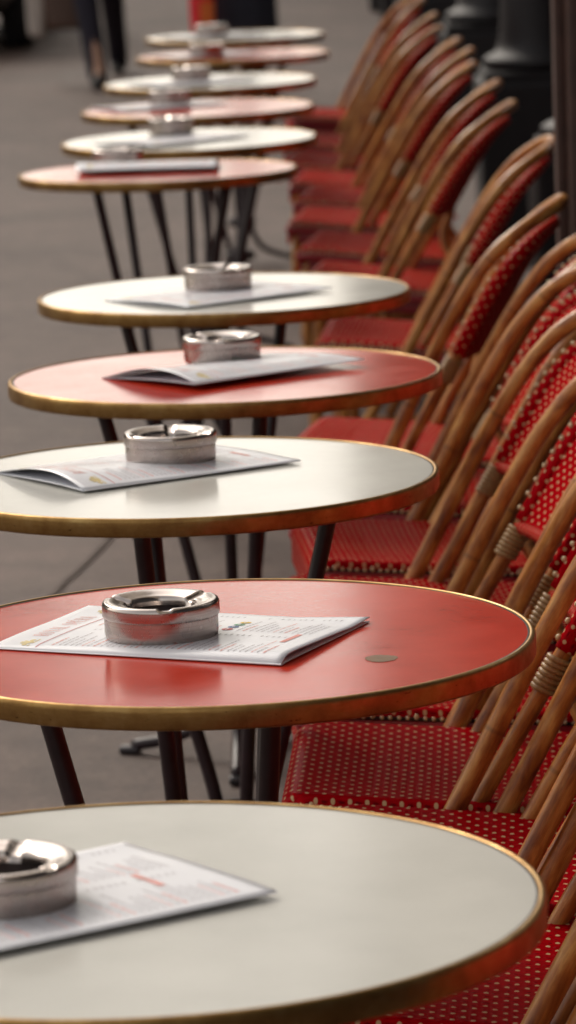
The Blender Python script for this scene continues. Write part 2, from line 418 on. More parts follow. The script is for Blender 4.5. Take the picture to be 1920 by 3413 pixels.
# ------------------------------------------------------------------ ashtrays
def make_ashtray():
    root = empty('ashtray')
    bm = bmesh.new()
    lathe(bm, [(0, 0.0004), (0.044, 0.0004), (0.0485, 0.0012), (0.0503, 0.0035), (0.0510, 0.008), (0.0510, 0.0275)], 96); obj('cup', bm, STEEL, root)
    bm = bmesh.new()
    def wall(r, z, a): return 0
    lathe(bm, [(0.0511, 0.0245), (0.0522, 0.0240), (0.0526, 0.0250), (0.0526, 0.0345)], 96); obj('lid_band', bm, STEEL, root)
    bm = bmesh.new()
    notch = [R(-84), R(36), R(156)]
    def nf(r, z, a):
        s = 0
        for n0 in notch:
            d = (a - n0 + PI) % (2 * PI) - PI; arc = abs(d) * r
            w = max(0, 1 - (arc / 0.0062) ** 4) if arc < 0.0062 else 0
            s = max(s, w)
        k = 1 if 0.0306 < r < 0.0495 else 0.35 if r >= 0.0495 else 0.0
        return -0.0038 * s * k
    prof = [(0.0526, 0.0345), (0.0524, 0.0362), (0.0516, 0.0377), (0.0502, 0.0386), (0.0485, 0.0388), (0.0455, 0.0384), (0.042, 0.0374), (0.0385, 0.0362), (0.036, 0.0354), (0.0335, 0.0350), (0.0320, 0.0344), (0.0312, 0.0328), (0.0308, 0.030), (0.0305, 0.026)]
    lathe(bm, prof, 192, zfun=nf); obj('lid', bm, STEEL_TOP, root)
    bm = bmesh.new(); lathe(bm, [(0.0495, 0.027), (0.0490, 0.006), (0.047, 0.003), (0, 0.003)], 64); obj('bowl', bm, ASHDARK, root)
    return root
ASH = [(-0.216, 2.924, 40), (-0.1235, 3.880, 0), (-0.138, 4.945, 55), (-0.085, 5.851, -18), (-0.100, 6.724, 30), (-0.345, 9.12, 10), (-0.246, 9.957, 70), (-0.271, 10.93, 20), (-0.231, 11.853, 80), (-0.201, 12.962, 50), (-0.199, 14.064, 5)]
AD = ['on the nearest white table, cut by the left photo edge', 'in sharp focus on the red table with the worn spot', 'on the white table behind the worn red one',
 'on the middle red table beside the arched menu', 'on the white table behind the middle red one', 'half hidden behind the menu on the red table with visible legs',
 'on the white table behind the red one with visible legs', 'on the blurred second red table from the far end', 'on the blurred second white table from the far end', 'on the farthest red table of the row', 'on the farthest white table of the row']
MENU_T = {1: 0.0030, 0: 0.001, 2: 0.003, 3: 0.001, 4: 0.0010}
proto = None
for i, (x, y, rz) in enumerate(ASH):
    if proto is None: proto = a = make_ashtray()
    else: a = copy_tree(proto)
    a.location = (x, y, ztop(i, x, y) + MENU_T.get(i, 0.0015)); a.rotation_euler = (0, 0, R(rz))
    a.scale = (1.06, 1.06, 0.97)
    tag(a, 'round brushed steel ashtray ' + AD[i], 'ashtray', 'steel ashtrays, one on each table')

# ------------------------------------------------------------------ menus
MW, ML = 0.207, 0.303
SER = {  # thin serif capitals drawn as bars in a 1 high box: (x0,y0,x1,y1,width)
 'R': (0.66, [(.12,0,.12,1,.12), (.12,.97,.45,.97,.05), (.45,.97,.56,.85,.09), (.56,.85,.56,.65,.12), (.56,.65,.44,.52,.09), (.12,.5,.44,.5,.05), (.36,.5,.64,0,.11), (0,.02,.26,.02,.04), (.56,.02,.72,.02,.04), (0,.98,.2,.98,.04)]),
 'O': (0.80, [(.10,.32,.10,.68,.12), (.10,.68,.25,.93,.08), (.25,.95,.50,.95,.05), (.50,.93,.66,.68,.08), (.66,.68,.66,.32,.12), (.66,.32,.50,.07,.08), (.25,.05,.50,.05,.05), (.25,.07,.10,.32,.08)]),
 'Y': (0.70, [(.08,1,.36,.5,.12), (.64,1,.36,.5,.05), (.36,.5,.36,0,.12), (-.02,.98,.2,.98,.04), (.52,.98,.74,.98,.04), (.24,.02,.5,.02,.04)]),
 'A': (0.72, [(.06,0,.36,1,.05), (.66,0,.36,1,.12), (.16,.35,.56,.35,.05), (-.04,.02,.18,.02,.04), (.54,.02,.78,.02,.04)]),
 'L': (0.60, [(.12,0,.12,1,.12), (.12,.03,.52,.03,.06), (.52,.03,.55,.22,.05), (0,.98,.26,.98,.04), (0,.02,.12,.02,.04)]),
 'P': (0.60, [(.12,0,.12,1,.12), (.12,.97,.42,.97,.05), (.42,.97,.54,.84,.09), (.54,.84,.54,.62,.12), (.54,.62,.42,.49,.09), (.12,.46,.42,.46,.05), (0,.02,.26,.02,.04)]),
 'E': (0.62, [(.12,0,.12,1,.12), (.12,.97,.54,.97,.05), (.12,.5,.42,.5,.05), (.12,.03,.56,.03,.05), (.54,.97,.55,.8,.04), (.56,.03,.58,.2,.04)]),
 '\u00c9': (0.62, [(.12,0,.12,1,.12), (.12,.97,.54,.97,.05), (.12,.5,.42,.5,.05), (.12,.03,.56,.03,.05), (.54,.97,.55,.8,.04), (.56,.03,.58,.2,.04), (.28,1.10,.44,1.28,.08)]),
 ' ': (0.45, [])}
def bar(bm, f, x0, y0, x1, y1, w, n=1):
    """flat printed bar laid on the sheet; f maps page (x,y) to a point on the leaf"""
    d = Vector((x1 - x0, y1 - y0)); L = d.length
    if L < 1e-7: return
    p = Vector((-d.y, d.x)) / L * w / 2; prev = None
    for i in range(n + 1):
        c = Vector((x0, y0)) + d * i / n
        q = [bm.verts.new(f(c.x - p.x, c.y - p.y)), bm.verts.new(f(c.x + p.x, c.y + p.y))]
        if prev: bm.faces.new((prev[0], q[0], q[1], prev[1]))
        prev = q
def disc(bm, f, x, y, r, n=14):
    c = bm.verts.new(f(x, y)); ring = [bm.verts.new(f(x + r * math.cos(2 * PI * k / n), y + r * math.sin(2 * PI * k / n))) for k in range(n)]
    for k in range(n): bm.faces.new((c, ring[k], ring[(k + 1) % n]))
def make_menu(name, origin, ydir, zt, arch_top, arch_bot, xp, label, seed, tip=0.0, curl=0.0, L=ML, spine_lift=0.0, bar_y=0.029):
    rd = random.Random(seed)
    ang = math.atan2(ydir[1], ydir[0]) - PI / 2
    root = empty(name, (origin[0], origin[1], zt), ang)
    def h(x, y):
        u = min(max(x / MW, 0), 1); t = min(max(y / L, 0), 1)
        a = arch_bot + (arch_top - arch_bot) * t ** 1.6
        prof = math.sin(PI / 2 * min(1, u / xp)) ** 0.9 if u < xp else math.cos(PI / 2 * (u - xp) / (1 - xp)) ** 1.2
        z = 0.0019 + a * prof + spine_lift * (1 - u)
        z += tip * max(0, u - 0.8) / 0.2 * max(0, 1 - t / 0.25) + curl * max(0, u - .6) / .4 * t ** 2
        return z + 0.0003 * math.sin(9 * u + 4 * t + seed)
    def leaf(zf, nm):
        bm = bmesh.new(); nx, ny = 28, 36; V = []
        for s in (0, -1):
            g = [[bm.verts.new((MW * i / nx, L * j / ny, zf(MW * i / nx, L * j / ny) + s * 0.0006)) for i in range(nx + 1)] for j in range(ny + 1)]; V.append(g)
        for j in range(ny):
            for i in range(nx):
                bm.faces.new((V[0][j][i], V[0][j][i + 1], V[0][j + 1][i + 1], V[0][j + 1][i]))
                bm.faces.new((V[1][j][i], V[1][j + 1][i], V[1][j + 1][i + 1], V[1][j][i + 1]))
        for i in range(nx):
            bm.faces.new((V[1][0][i], V[1][0][i + 1], V[0][0][i + 1], V[0][0][i])); bm.faces.new((V[0][ny][i], V[0][ny][i + 1], V[1][ny][i + 1], V[1][ny][i]))
        for j in range(ny):
            bm.faces.new((V[0][j][0], V[0][j + 1][0], V[1][j + 1][0], V[1][j][0])); bm.faces.new((V[1][j][nx], V[1][j + 1][nx], V[0][j + 1][nx], V[0][j][nx]))
        return obj(nm, bm, PAPER, root)
    leaf(h, 'upper_leaf'); leaf(lambda x, y: 0.0009 + spine_lift * (1 - x / MW) + 0.15 * (h(x, y) - 0.0019 - spine_lift * (1 - x / MW)), 'lower_leaf')
    # spine fold joining the leaves
    bm = bmesh.new(); prev = None
    for j in range(21):
        y = L * j / 20; z1 = h(0, y); z0 = 0.0004 + spine_lift
        ring = [bm.verts.new((-0.0016 * math.sin(PI * k / 6), y, z0 + (z1 - z0) * (0.5 - 0.5 * math.cos(PI * k / 6)))) for k in range(7)]
        if prev:
            for k in range(6): bm.faces.new((prev[k], prev[k + 1], ring[k + 1], ring[k]))
        prev = ring
    obj('spine_fold', bm, PAPER, root)
    f = lambda x, y: Vector((x, y, h(x, y) + 0.00035))
    # title
    s = 0.0165; txt = 'ROYAL OP\u00c9RA'; tw = sum(SER[c][0] + 0.12 for c in txt) * s * 0.74
    bm = bmesh.new(); x = MW / 2 - tw / 2; y0 = L - 0.036
    for c in txt:
        wd, st = SER[c]
        for (a, b_, c_, d_, w_) in st: bar(bm, f, x + a * s * 0.74, y0 + b_ * s, x + c_ * s * 0.74, y0 + d_ * s, w_ * s * 0.74, 1)
        x += (wd + 0.12) * s * 0.74
    obj('title_lettering', bm, INKPALE, root, smooth=False)
    bm = bmesh.new(); bar(bm, f, 0.006, y0 - 0.010, MW - 0.008, y0 - 0.010, 0.0011, 20); obj('title_rule', bm, INKRED, root, smooth=False)
    for cx in (0.022, MW - 0.022):
        bm = bmesh.new()
        for k in range(5):
            a = R(30 + 30 * k); bar(bm, f, cx, y0 + 0.001, cx + 0.0105 * math.cos(a), y0 + 0.001 + 0.0125 * math.sin(a), 0.0032)
        bar(bm, f, cx - 0.014, y0, cx + 0.014, y0, 0.0018); disc(bm, f, cx - 0.010, y0 + 0.005, 0.0026, 10); disc(bm, f, cx + 0.010, y0 + 0.005, 0.0026, 10)
        obj('gold_ornament', bm, GOLD, root, smooth=False)
    # body copy: rows of small dark strokes at the size of the real lines
    bk, br = bmesh.new(), bmesh.new()
    def line(x0, x1, y, w, bmx, gap=0.16):
        x = x0
        while x < x1:
            wl_ = rd.uniform(0.0035, 0.010); e = min(x + wl_, x1)
            # words: a row of short vertical strokes
            q = x
            while q < e:
                bar(bmx, f, q, y - w * 0.5, q, y + w * 0.5 * rd.uniform(0.5, 1.2), 0.00042); q += 0.00105
            bar(bmx, f, x, y, e, y, w * 0.28)
            x = e + 0.0018
    for colx in (0.014, 0.112):
        y = y0 - 0.024; k = 0
        while y > 0.020:
            if k % 7 == 0: line(colx, colx + 0.034, y, 0.0030, br); y -= 0.0072
            else:
                line(colx, colx + rd.uniform(0.022, 0.062), y, 0.0019, bk if k % 7 != 5 else br)
                line(colx + 0.074, colx + 0.080, y, 0.0021, bk); y -= 0.0056 if k % 2 else 0.0066
            if colx > 0.1 and 0.099 < y < 0.120: y = 0.097
            k += 1
    obj('printed_lines', bk, INK, root, smooth=False); obj('printed_headings', br, INKPALE, root, smooth=False)
    bm = bmesh.new(); bar(bm, f, 0.066, bar_y, 0.108, bar_y, 0.0056, 4); obj('red_band', bm, INKPALE, root, smooth=False)
    for n_, cx, mt in ((0, 0.117, INKRED), (1, 0.131, INKBLUE), (2, 0.145, INKGREEN), (3, 0.159, INKYEL)):
        bm = bmesh.new(); disc(bm, f, cx, 0.109, 0.0056, 20); dd = obj('round_badge', bm, mt, root, smooth=False)
        bm = bmesh.new(); g = lambda x, y: Vector((x, y, h(x, y) + 0.0006)); bar(bm, g, cx - 0.0040, 0.109, cx + 0.0040, 0.109, 0.0012); obj('badge_stripe', bm, PAPER, dd, smooth=False)
    tag(root, label, 'menu', 'folded paper menus lying on the tables')
    return root
def nrm(a, b): d = math.hypot(b[0] - a[0], b[1] - a[1]); return ((b[0] - a[0]) / d, (b[1] - a[1]) / d)
zt = lambda i, p: ztop(i, p[0], p[1]) + 0.0002
o = (-0.011, 3.744); make_menu('menu', o, nrm(o, (-0.921, 4.159)), zt(1, (-0.12, 3.85)), 0.001, 0.0065, 0.09, 'white menu titled ROYAL OP\u00c9RA on the red table with the worn spot', 1, tip=0.004)
o = (-0.018, 2.927); make_menu('menu', o, nrm(o, (-0.21, 2.798)), zt(0, (-0.12, 2.95)), 0.001, 0.002, 0.3, 'white menu with a small red bar on the nearest white table', 2, tip=0.001, spine_lift=0.0035, bar_y=0.055)
o = (0.017, 4.919); make_menu('menu', o, nrm(o, (-0.254, 4.737)), zt(2, (-0.15, 4.9)), 0.015, 0.001, 0.40, 'white menu with lifted left end on the white table behind the worn red one', 3, spine_lift=0.002)
o = (0.114, 5.757); make_menu('menu', o, nrm(o, (-0.127, 5.555)), zt(3, (-0.05, 5.7)), 0.017, 0.004, 0.42, 'white menu with a strongly arched left end on the middle red table', 4, spine_lift=0.008)
o = (0.084, 6.665); make_menu('menu', o, nrm(o, (-0.12, 6.487)), zt(4, (-0.05, 6.6)), 0.004, 0.001, 0.3, 'thin flat menu on the white table behind the middle red table', 5, spine_lift=0.003)
o = (-0.125, 8.90); make_menu('menu', o, (-1, 0.02), zt(5, (-0.3, 8.95)), 0.014, 0.012, 0.30, 'thick white menu lying crosswise on the red table whose legs show', 6, spine_lift=0.010)
o = (-0.06, 9.80); make_menu('menu', o, nrm(o, (-0.27, 9.60)), zt(6, (-0.2, 9.75)), 0.004, 0.001, 0.3, 'thin menu on the blurred white table right behind the red one with visible legs', 7, spine_lift=0.003)
o = (-0.115, 10.86); make_menu('menu', o, nrm(o, (-0.375, 10.73)), zt(7, (-0.25, 10.8)), 0.003, 0.001, 0.3, 'blurred menu on the second red table from the far end', 8, spine_lift=0.003)
o = (-0.05, 11.75); make_menu('menu', o, nrm(o, (-0.30, 11.60)), zt(8, (-0.2, 11.8)), 0.003, 0.001, 0.3, 'blurred menu on the second white table from the far end', 9, spine_lift=0.003)
o = (-0.03, 13.0); make_menu('menu', o, nrm(o, (-0.28, 12.84)), zt(9, (-0.2, 13.0)), 0.003, 0.001, 0.3, 'blurred menu on the farthest red table', 10, spine_lift=0.003)
o = (-0.02, 14.03); make_menu('menu', o, nrm(o, (-0.27, 13.90)), zt(10, (-0.2, 14.0)), 0.003, 0.001, 0.3, 'blurred menu on the farthest white table of the row', 11, spine_lift=0.003)

# ------------------------------------------------------------------ chairs (facing -X, seat front at local x = 0)
SLX = -0.078      # seat falls towards the back
def seat_z(x): return 0.462 + SLX * x
def make_chair():
    root = empty('rattan_chair')
    # ---- seat: woven sheet with rolled front edge
    hw = 0.196; step = 0.00235; arc_r = 0.026; drop = 0.040
    Lf = 0.392                      # flat run
    arcL = arc_r * PI / 2; total = drop + arcL + Lf
    ns = int(total / step); nw = int(2 * hw / step)
    bm = bmesh.new(); lay = bm.loops.layers.uv.verify(); G = []
    for i in range(ns + 1):
        s = total * i / ns
        if s < drop: x, z, nx, nz = 0.0, -arc_r - (drop - s), -1.0, 0.0
        elif s < drop + arcL:
            a = (s - drop) / arc_r; x = arc_r * (1 - math.cos(a)); z = -arc_r * (1 - math.sin(a)); nx, nz = -math.cos(a), math.sin(a)
        else: x = arc_r + s - drop - arcL; z = 0.0; nx, nz = 0.0, 1.0
        row = []
        inset = 0.020 * max(0, 1 - x / 0.045) ** 2 + 0.012 * max(0, (x - 0.33) / 0.09) ** 2
        for j in range(nw + 1):
            t = -1 + 2 * j / nw; yy = t * (hw - inset)
            e = (1 - abs(t)) * hw                        # distance from the edge
            rd_ = -0.010 * max(0, 1 - e / 0.014) ** 2
            dip = -0.007 * (1 - t * t) * min(1, max(0, x / 0.1)) * (1 - max(0, (x - .3) / .12) ** 2) * (1 if nz > .5 else nz)
            h = relief(s, yy) if e > 0.004 else 0.0
            row.append((bm.verts.new((x + nx * (h + rd_), yy, seat_z(x) + z + nz * (h + rd_) + dip)), (s, yy)))
        G.append(row)
    for i in range(ns):
        for j in range(nw):
            q = (G[i][j], G[i + 1][j], G[i + 1][j + 1], G[i][j + 1]); fc = bm.faces.new([a[0] for a in q])
            for lp, a in zip(fc.loops, q): lp[lay].uv = a[1]
    bmesh.ops.reverse_faces(bm, faces=bm.faces)
    obj('seat', bm, WEAVE, root)
    # ---- seat frame below: red side tubes and apron
    def side_path(y, z, inset=0.0):
        P = [(0.016, y * 0.90, -0.044), (0.004, y * 0.925, -0.026), (0.012, y * 0.955, z - 0.004), (0.040, y * 0.985, z)]
        for k in range(1, 11): P.append((0.04 + k * 0.0355, y * (1 if k < 8 else 1 - 0.012 * (k - 7)), z))
        return [(p[0] + inset, p[1], seat_z(p[0]) + p[2]) for p in P]
    bm = bmesh.new()
    for sgn in (-1, 1): tube(bm, catmull(side_path(sgn * (hw + 0.003), -0.0235), 4), 0.0085, 12)
    tube(bm, [(0.394, -hw * 0.97, seat_z(.394) - 0.020), (0.402, 0, seat_z(.4) - 0.020), (0.394, hw * 0.97, seat_z(.394) - 0.020)], 0.012, 12)
    obj('seat_rim', bm, REDTUBE, root)
    for sgn in (-1, 1):
        bm = bmesh.new(); P = catmull(side_path(sgn * (hw - 0.001), -0.0125), 4); prev = None
        for p in P:
            q = [bm.verts.new(p + Vector((0, 0, -0.005))), bm.verts.new(p + Vector((0, sgn * 0.0018, 0))), bm.verts.new(p + Vector((0, -sgn * 0.001, 0.005)))]
            if prev:
                for k in range(2): bm.faces.new((prev[k], q[k], q[k + 1], prev[k + 1]))
            prev = q
        obj('edge_strip', bm, BLACKCANE, root)
    rb = random.Random(5)
    for sgn in (-1, 1):
        bm = bmesh.new(); P = catmull(side_path(sgn * (hw + 0.0005), -0.0118), 6); acc = 0.0; nxt = 0.006; k = 0
        for a, c in zip(P, P[1:]):
            d = (c - a).length
            while acc + d > nxt:
                p = a.lerp(c, (nxt - acc) / d); tall = (k % 5 == 0)
                g = bmesh.ops.create_uvsphere(bm, u_segments=10, v_segments=7, radius=1)
                bmesh.ops.transform(bm, matrix=Matrix.Translation(p + Vector((0, sgn * 0.001, 0.0022 if tall else 0.0004))) @ Matrix.Diagonal((0.0026 if not tall else 0.0030, 0.0026, 0.0040 if tall else 0.0027, 1)), verts=g['verts'])
                nxt += 0.0108 + rb.uniform(-.0008, .0008); k += 1
            acc += d
        obj('edge_beads', bm, BEAD, root)
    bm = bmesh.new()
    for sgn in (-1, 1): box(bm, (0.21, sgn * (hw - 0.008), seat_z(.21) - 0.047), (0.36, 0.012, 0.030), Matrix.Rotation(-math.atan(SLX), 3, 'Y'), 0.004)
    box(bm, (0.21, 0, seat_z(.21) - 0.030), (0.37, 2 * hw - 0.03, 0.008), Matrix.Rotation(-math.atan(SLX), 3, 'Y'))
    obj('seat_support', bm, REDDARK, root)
    # ---- outer hoop
    yo = 0.212
    half = [(0.085, 0.92, 0.255), (0.125, 0.97, 0.325), (0.160, 1.0, 0.385), (0.200, 1.0, 0.455), (0.252, 1.0, 0.552), (0.303, 0.995, 0.645), (0.350, 0.975, 0.722), (0.395, 0.93, 0.777), (0.435, 0.84, 0.810), (0.464, 0.66, 0.828), (0.480, 0.36, 0.836)]
    P = [(x, -yo * k, z) for x, k, z in half] + [(0.485, 0, 0.838)] + [(x, yo * k, z) for x, k, z in reversed(half)]
    path = catmull(P, 7)
    def knob(t, r=0.0118):
        n = abs((t * 7.3) % 1 - 0.5); return r * (1 + 0.05 * max(0, 1 - n / 0.03) + 0.018 * math.sin(t * 43) + 0.012 * math.sin(t * 91))
    bm = bmesh.new(); tube(bm, path, knob, 18, uv=True); obj('hoop', bm, RATTAN, root)
    # ---- inner frame rods (the back panel is woven round their upper part)
    yi = 0.176
    def inner(k, z):           # x of the inner frame at height z
        pts = [(0.150, 0.300), (0.190, 0.385), (0.228, 0.455), (0.285, 0.550), (0.335, 0.633), (0.380, 0.705), (0.418, 0.756), (0.452, 0.790)]
        for (xa, za), (xb, zb) in zip(pts, pts[1:]):
            if z <= zb: return xa + (xb - xa) * (z - za) / (zb - za)
        return pts[-1][0]
    ih = [(0.150, 0.93, 0.300), (0.190, 0.98, 0.385), (0.228, 1.0, 0.455), (0.285, 1.0, 0.550), (0.335, 1.0, 0.633), (0.380, 0.975, 0.705), (0.418, 0.90, 0.756), (0.446, 0.70, 0.785), (0.462, 0.38, 0.799)]
    P2 = [(x, -yi * k, z) for x, k, z in ih] + [(0.468, 0, 0.803)] + [(x, yi * k, z) for x, k, z in reversed(ih)]
    path2 = catmull(P2, 7)
    bm = bmesh.new(); tube(bm, path2, lambda t: knob(t + 0.31, 0.0100), 16, uv=True); obj('inner_frame', bm, RATTAN, root)
    # ---- lashings just below the panel
    for sgn in (-1, 1):
        bm = bmesh.new(); n = 7
        a, c = Vector((inner(0, 0.566), sgn * yi, 0.566)), Vector((inner(0, 0.603), sgn * yi, 0.603))
        d = (c - a).normalized(); pts = []
        e1 = Vector((0, 1, 0)); e2 = d.cross(e1).normalized()
        L = (c - a).length
        for k in range(n * 16 + 1):
            t = k / (n * 16); an = 2 * PI * t * n
            pts.append(a + d * L * t + (e1 * math.cos(an) + e2 * math.sin(an)) * 0.0128)
        tube(bm, pts, 0.0034, 8, uv=True); obj('lashing', bm, WRAP, root)
    # ---- woven back panel
    Z0, Z1 = 0.600, 0.803
    def pan(t, v):                # t across -1..1, v height 0..1
        z = Z0 + (0.8015 - Z0) * v
        # half width follows the inner hoop
        zz = [(0.633, 1.0), (0.705, 0.975), (0.756, 0.90), (0.785, 0.70), (0.799, 0.38), (0.8035, 0.0)]
        k = 1.0
        for (za, ka), (zb, kb) in zip(zz, zz[1:]):
            if za < z <= zb: k = ka + (kb - ka) * (z - za) / (zb - za)
        xin = inner(0, z) if z < 0.77 else 0.418 + (z - 0.756) * 1.06
        sag = 0.026 * (1 - t * t) * (1 - 0.8 * v ** 2)
        return Vector((xin + sag, yi * k * t, z))
    bm = bmesh.new(); lay = bm.loops.layers.uv.verify(); nv, nt_ = 118, 150; G = []
    for i in range(nv + 1):
        v = i / nv; row = []
        for j in range(nt_ + 1):
            t = -1 + 2 * j / nt_; p = pan(t, v); dn = Vector((-0.87, 0, 0.5))
            uvc = (p.y, v * 0.262)
            e = min((1 - abs(t)) * yi, v * 0.25)
            band = e < 0.012
            h = 0.0006 if band else relief(uvc[1], uvc[0])
            row.append((bm.verts.new(p + dn * (h + 0.003)), (uvc[1], uvc[0]) if not band else (PU * 0.25, PV * 0.25)))
        G.append(row)
    for i in range(nv):
        for j in range(nt_):
            q = (G[i][j], G[i][j + 1], G[i + 1][j + 1], G[i + 1][j]); fc = bm.faces.new([a[0] for a in q])
            for lp, a in zip(fc.loops, q): lp[lay].uv = a[1]
    # back face
    B = []; nb, mb = 30, 40
    for i in range(nb + 1):
        row = []
        for j in range(mb + 1):
            t = -1 + 2 * j / mb; v = i / nb; p = pan(t, v) + Vector((0.87, 0, -0.5)) * 0.005
            row.append((bm.verts.new(p), (v * 0.262, p.y)))
        B.append(row)
    for i in range(nb):
        for j in range(mb):
            q = (B[i][j], B[i + 1][j], B[i + 1][j + 1], B[i][j + 1]); fc = bm.faces.new([a[0] for a in q])
            for lp, a in zip(fc.loops, q): lp[lay].uv = a[1]
    panel = obj('back_panel', bm, WEAVE, root)
    # red binding over the rods and along the lower edge, ivory beads along it
    bm = bmesh.new()
    bp_ = [p for p in path2 if p.z > 0.606]
    tube(bm, bp_, 0.0122, 12, uv=True)
    lay = bm.loops.layers.uv.verify()
    for fc in bm.faces:
        for lp in fc.loops: lp[lay].uv = (lp[lay].uv[1], lp[lay].uv[0] * 0.077)
    tube(bm, catmull([pan(-1 + 0.25 * k, 0.0) + Vector((0, 0, 0.004)) for k in range(9)], 4), 0.0085, 12, uv=True)
    for fc in bm.faces:
        for lp in fc.loops:
            if lp[lay].uv[0] == 0 and lp[lay].uv[1] == 0: lp[lay].uv = (PU * .25, PV * .25)
    obj('panel_binding', bm, WEAVE, panel)
    bm = bmesh.new(); acc = 0; nxt = 0.01
    for a, c in zip(bp_, bp_[1:]):
        d = (c - a).length; T = (c - a).normalized()
        while acc + d > nxt:
            p = a.lerp(c, (nxt - acc) / d); outv = T.cross(Vector((-0.87, 0, 0.5))).normalized()
            for off in (Vector((-0.87, 0, 0.5)) * 0.0135,):
                g = bmesh.ops.create_uvsphere(bm, u_segments=8, v_segments=6, radius=0.0036)
                bmesh.ops.translate(bm, vec=p + off, verts=g['verts'])
            nxt += 0.021
        acc += d
    obj('panel_beads', bm, BEAD, panel)
    # ---- braces from the panel down to the seat back
    for sgn in (-1, 1):
        bm = bmesh.new(); a = pan(sgn * 0.16, 0.0); tube(bm, catmull([a, a + Vector((-0.012, sgn * 0.018, -0.07)), (0.385, sgn * 0.085, 0.43)], 6), 0.0085, 12, uv=True); obj('back_brace', bm, RATTAN, root)
    # ---- legs
    for sgn in (-1, 1):
        bm = bmesh.new(); tube(bm, catmull([(0.058, sgn * 0.172, 0.425), (0.054, sgn * 0.175, 0.30), (0.048, sgn * 0.180, 0.15), (0.038, sgn * 0.186, 0.0)], 6), 0.0135, 14, uv=True); obj('leg', bm, RATTAN, root)
        bm = bmesh.new(); tube(bm, catmull([(0.385, sgn * 0.160, 0.42), (0.392, sgn * 0.166, 0.28), (0.405, sgn * 0.174, 0.13), (0.425, sgn * 0.180, 0.0)], 6), 0.0135, 14, uv=True); obj('leg', bm, RATTAN, root)
        bm = bmesh.new(); tube(bm, [(0.052, sgn * 0.177, 0.235), (0.12, sgn * 0.182, 0.238), (0.395, sgn * 0.172, 0.245)], 0.0088, 12, uv=True); obj('stretcher', bm, RATTAN, root)
        bm = bmesh.new()
        for k in range(5):
            g = []; z = 0.402 - k * 0.0068
            tube(bm, [Vector((0.058 + 0.0145 * math.cos(2 * PI * q / 16), sgn * 0.1725 + 0.0145 * math.sin(2 * PI * q / 16), z)) for q in range(17)], 0.0035, 6, uv=True)
        obj('lashing', bm, WRAP, root)
    for xx in (0.052, 0.398):
        bm = bmesh.new(); tube(bm, [(xx, -0.18, 0.205 + xx * 0.05), (xx, 0.18, 0.205 + xx * 0.05)], 0.0085, 12, uv=True); obj('stretcher', bm, RATTAN, root)
    return root

CH = [  # centre y, x offset, yaw deg, lean deg
 (3.84, 0.020, -4, 0), (4.27, 0.020, -4, 0), (4.69, -0.006, -3, -1), (5.15, -0.006, 3, 0), (5.64, -0.002, 4, 0), (6.12, 0.016, 4, 0), (6.65, 0.035, -3, 0),
 (7.16, 0.030, -11, -3), (8.62, 0.075, -5, 1.5), (9.69, 0.055, -9, 1.5), (10.39, 0.060, -8, 1.5), (11.05, 0.042, -7, 0.5), (11.65, 0.065, -7, 0.5), (12.18, 0.050, -6, 1),
 (12.82, 0.025, -7, 0.5), (13.60, 0.040, -6, 1), (14.70, 0.05, 3, 0), (3.41, 0.030, -4, 0), (2.98, 0.035, -3, 0)]
CL = ['beside the nearest white table, lowest in the photo', 'half hidden behind the nearest white table', 'between the two nearest tables, its beaded seat in sharp view',
 'fourth from the bottom, seat mostly hidden by the worn red table', 'whose seat edge peeks over the worn red table', 'with its seat under the rim of the second white table', 'hidden by the second white table except posts and back',
 'at the middle red table, its hoop beside the dark post', 'with a pale beaded seat edge beside the third white table', 'second behind the dark post', 'third behind the dark post', 'fourth behind the dark post', 'fifth behind the dark post', 'sixth behind the dark post', 'fourth from the far end',
 'second from the far end of the row', 'farthest of the row, mostly hidden by the others']
CL[14] = 'third from the far end of the row'
CL += ['nearest of the row but one, below the lower right photo corner', 'nearest of the row, wholly below the photo']
proto = None
for i, (y, dx, yaw, lean) in enumerate(CH):
    if proto is None: proto = c = make_chair()
    else: c = copy_tree(proto)
    c.location = (dx, y, 0); c.rotation_euler = (0, R(lean) * 0.6, R(yaw))
    if lean: c.location.z += 0.0
    tag(c, 'red woven rattan chair ' + CL[i], 'chair', 'red woven rattan chairs in a row facing the street')

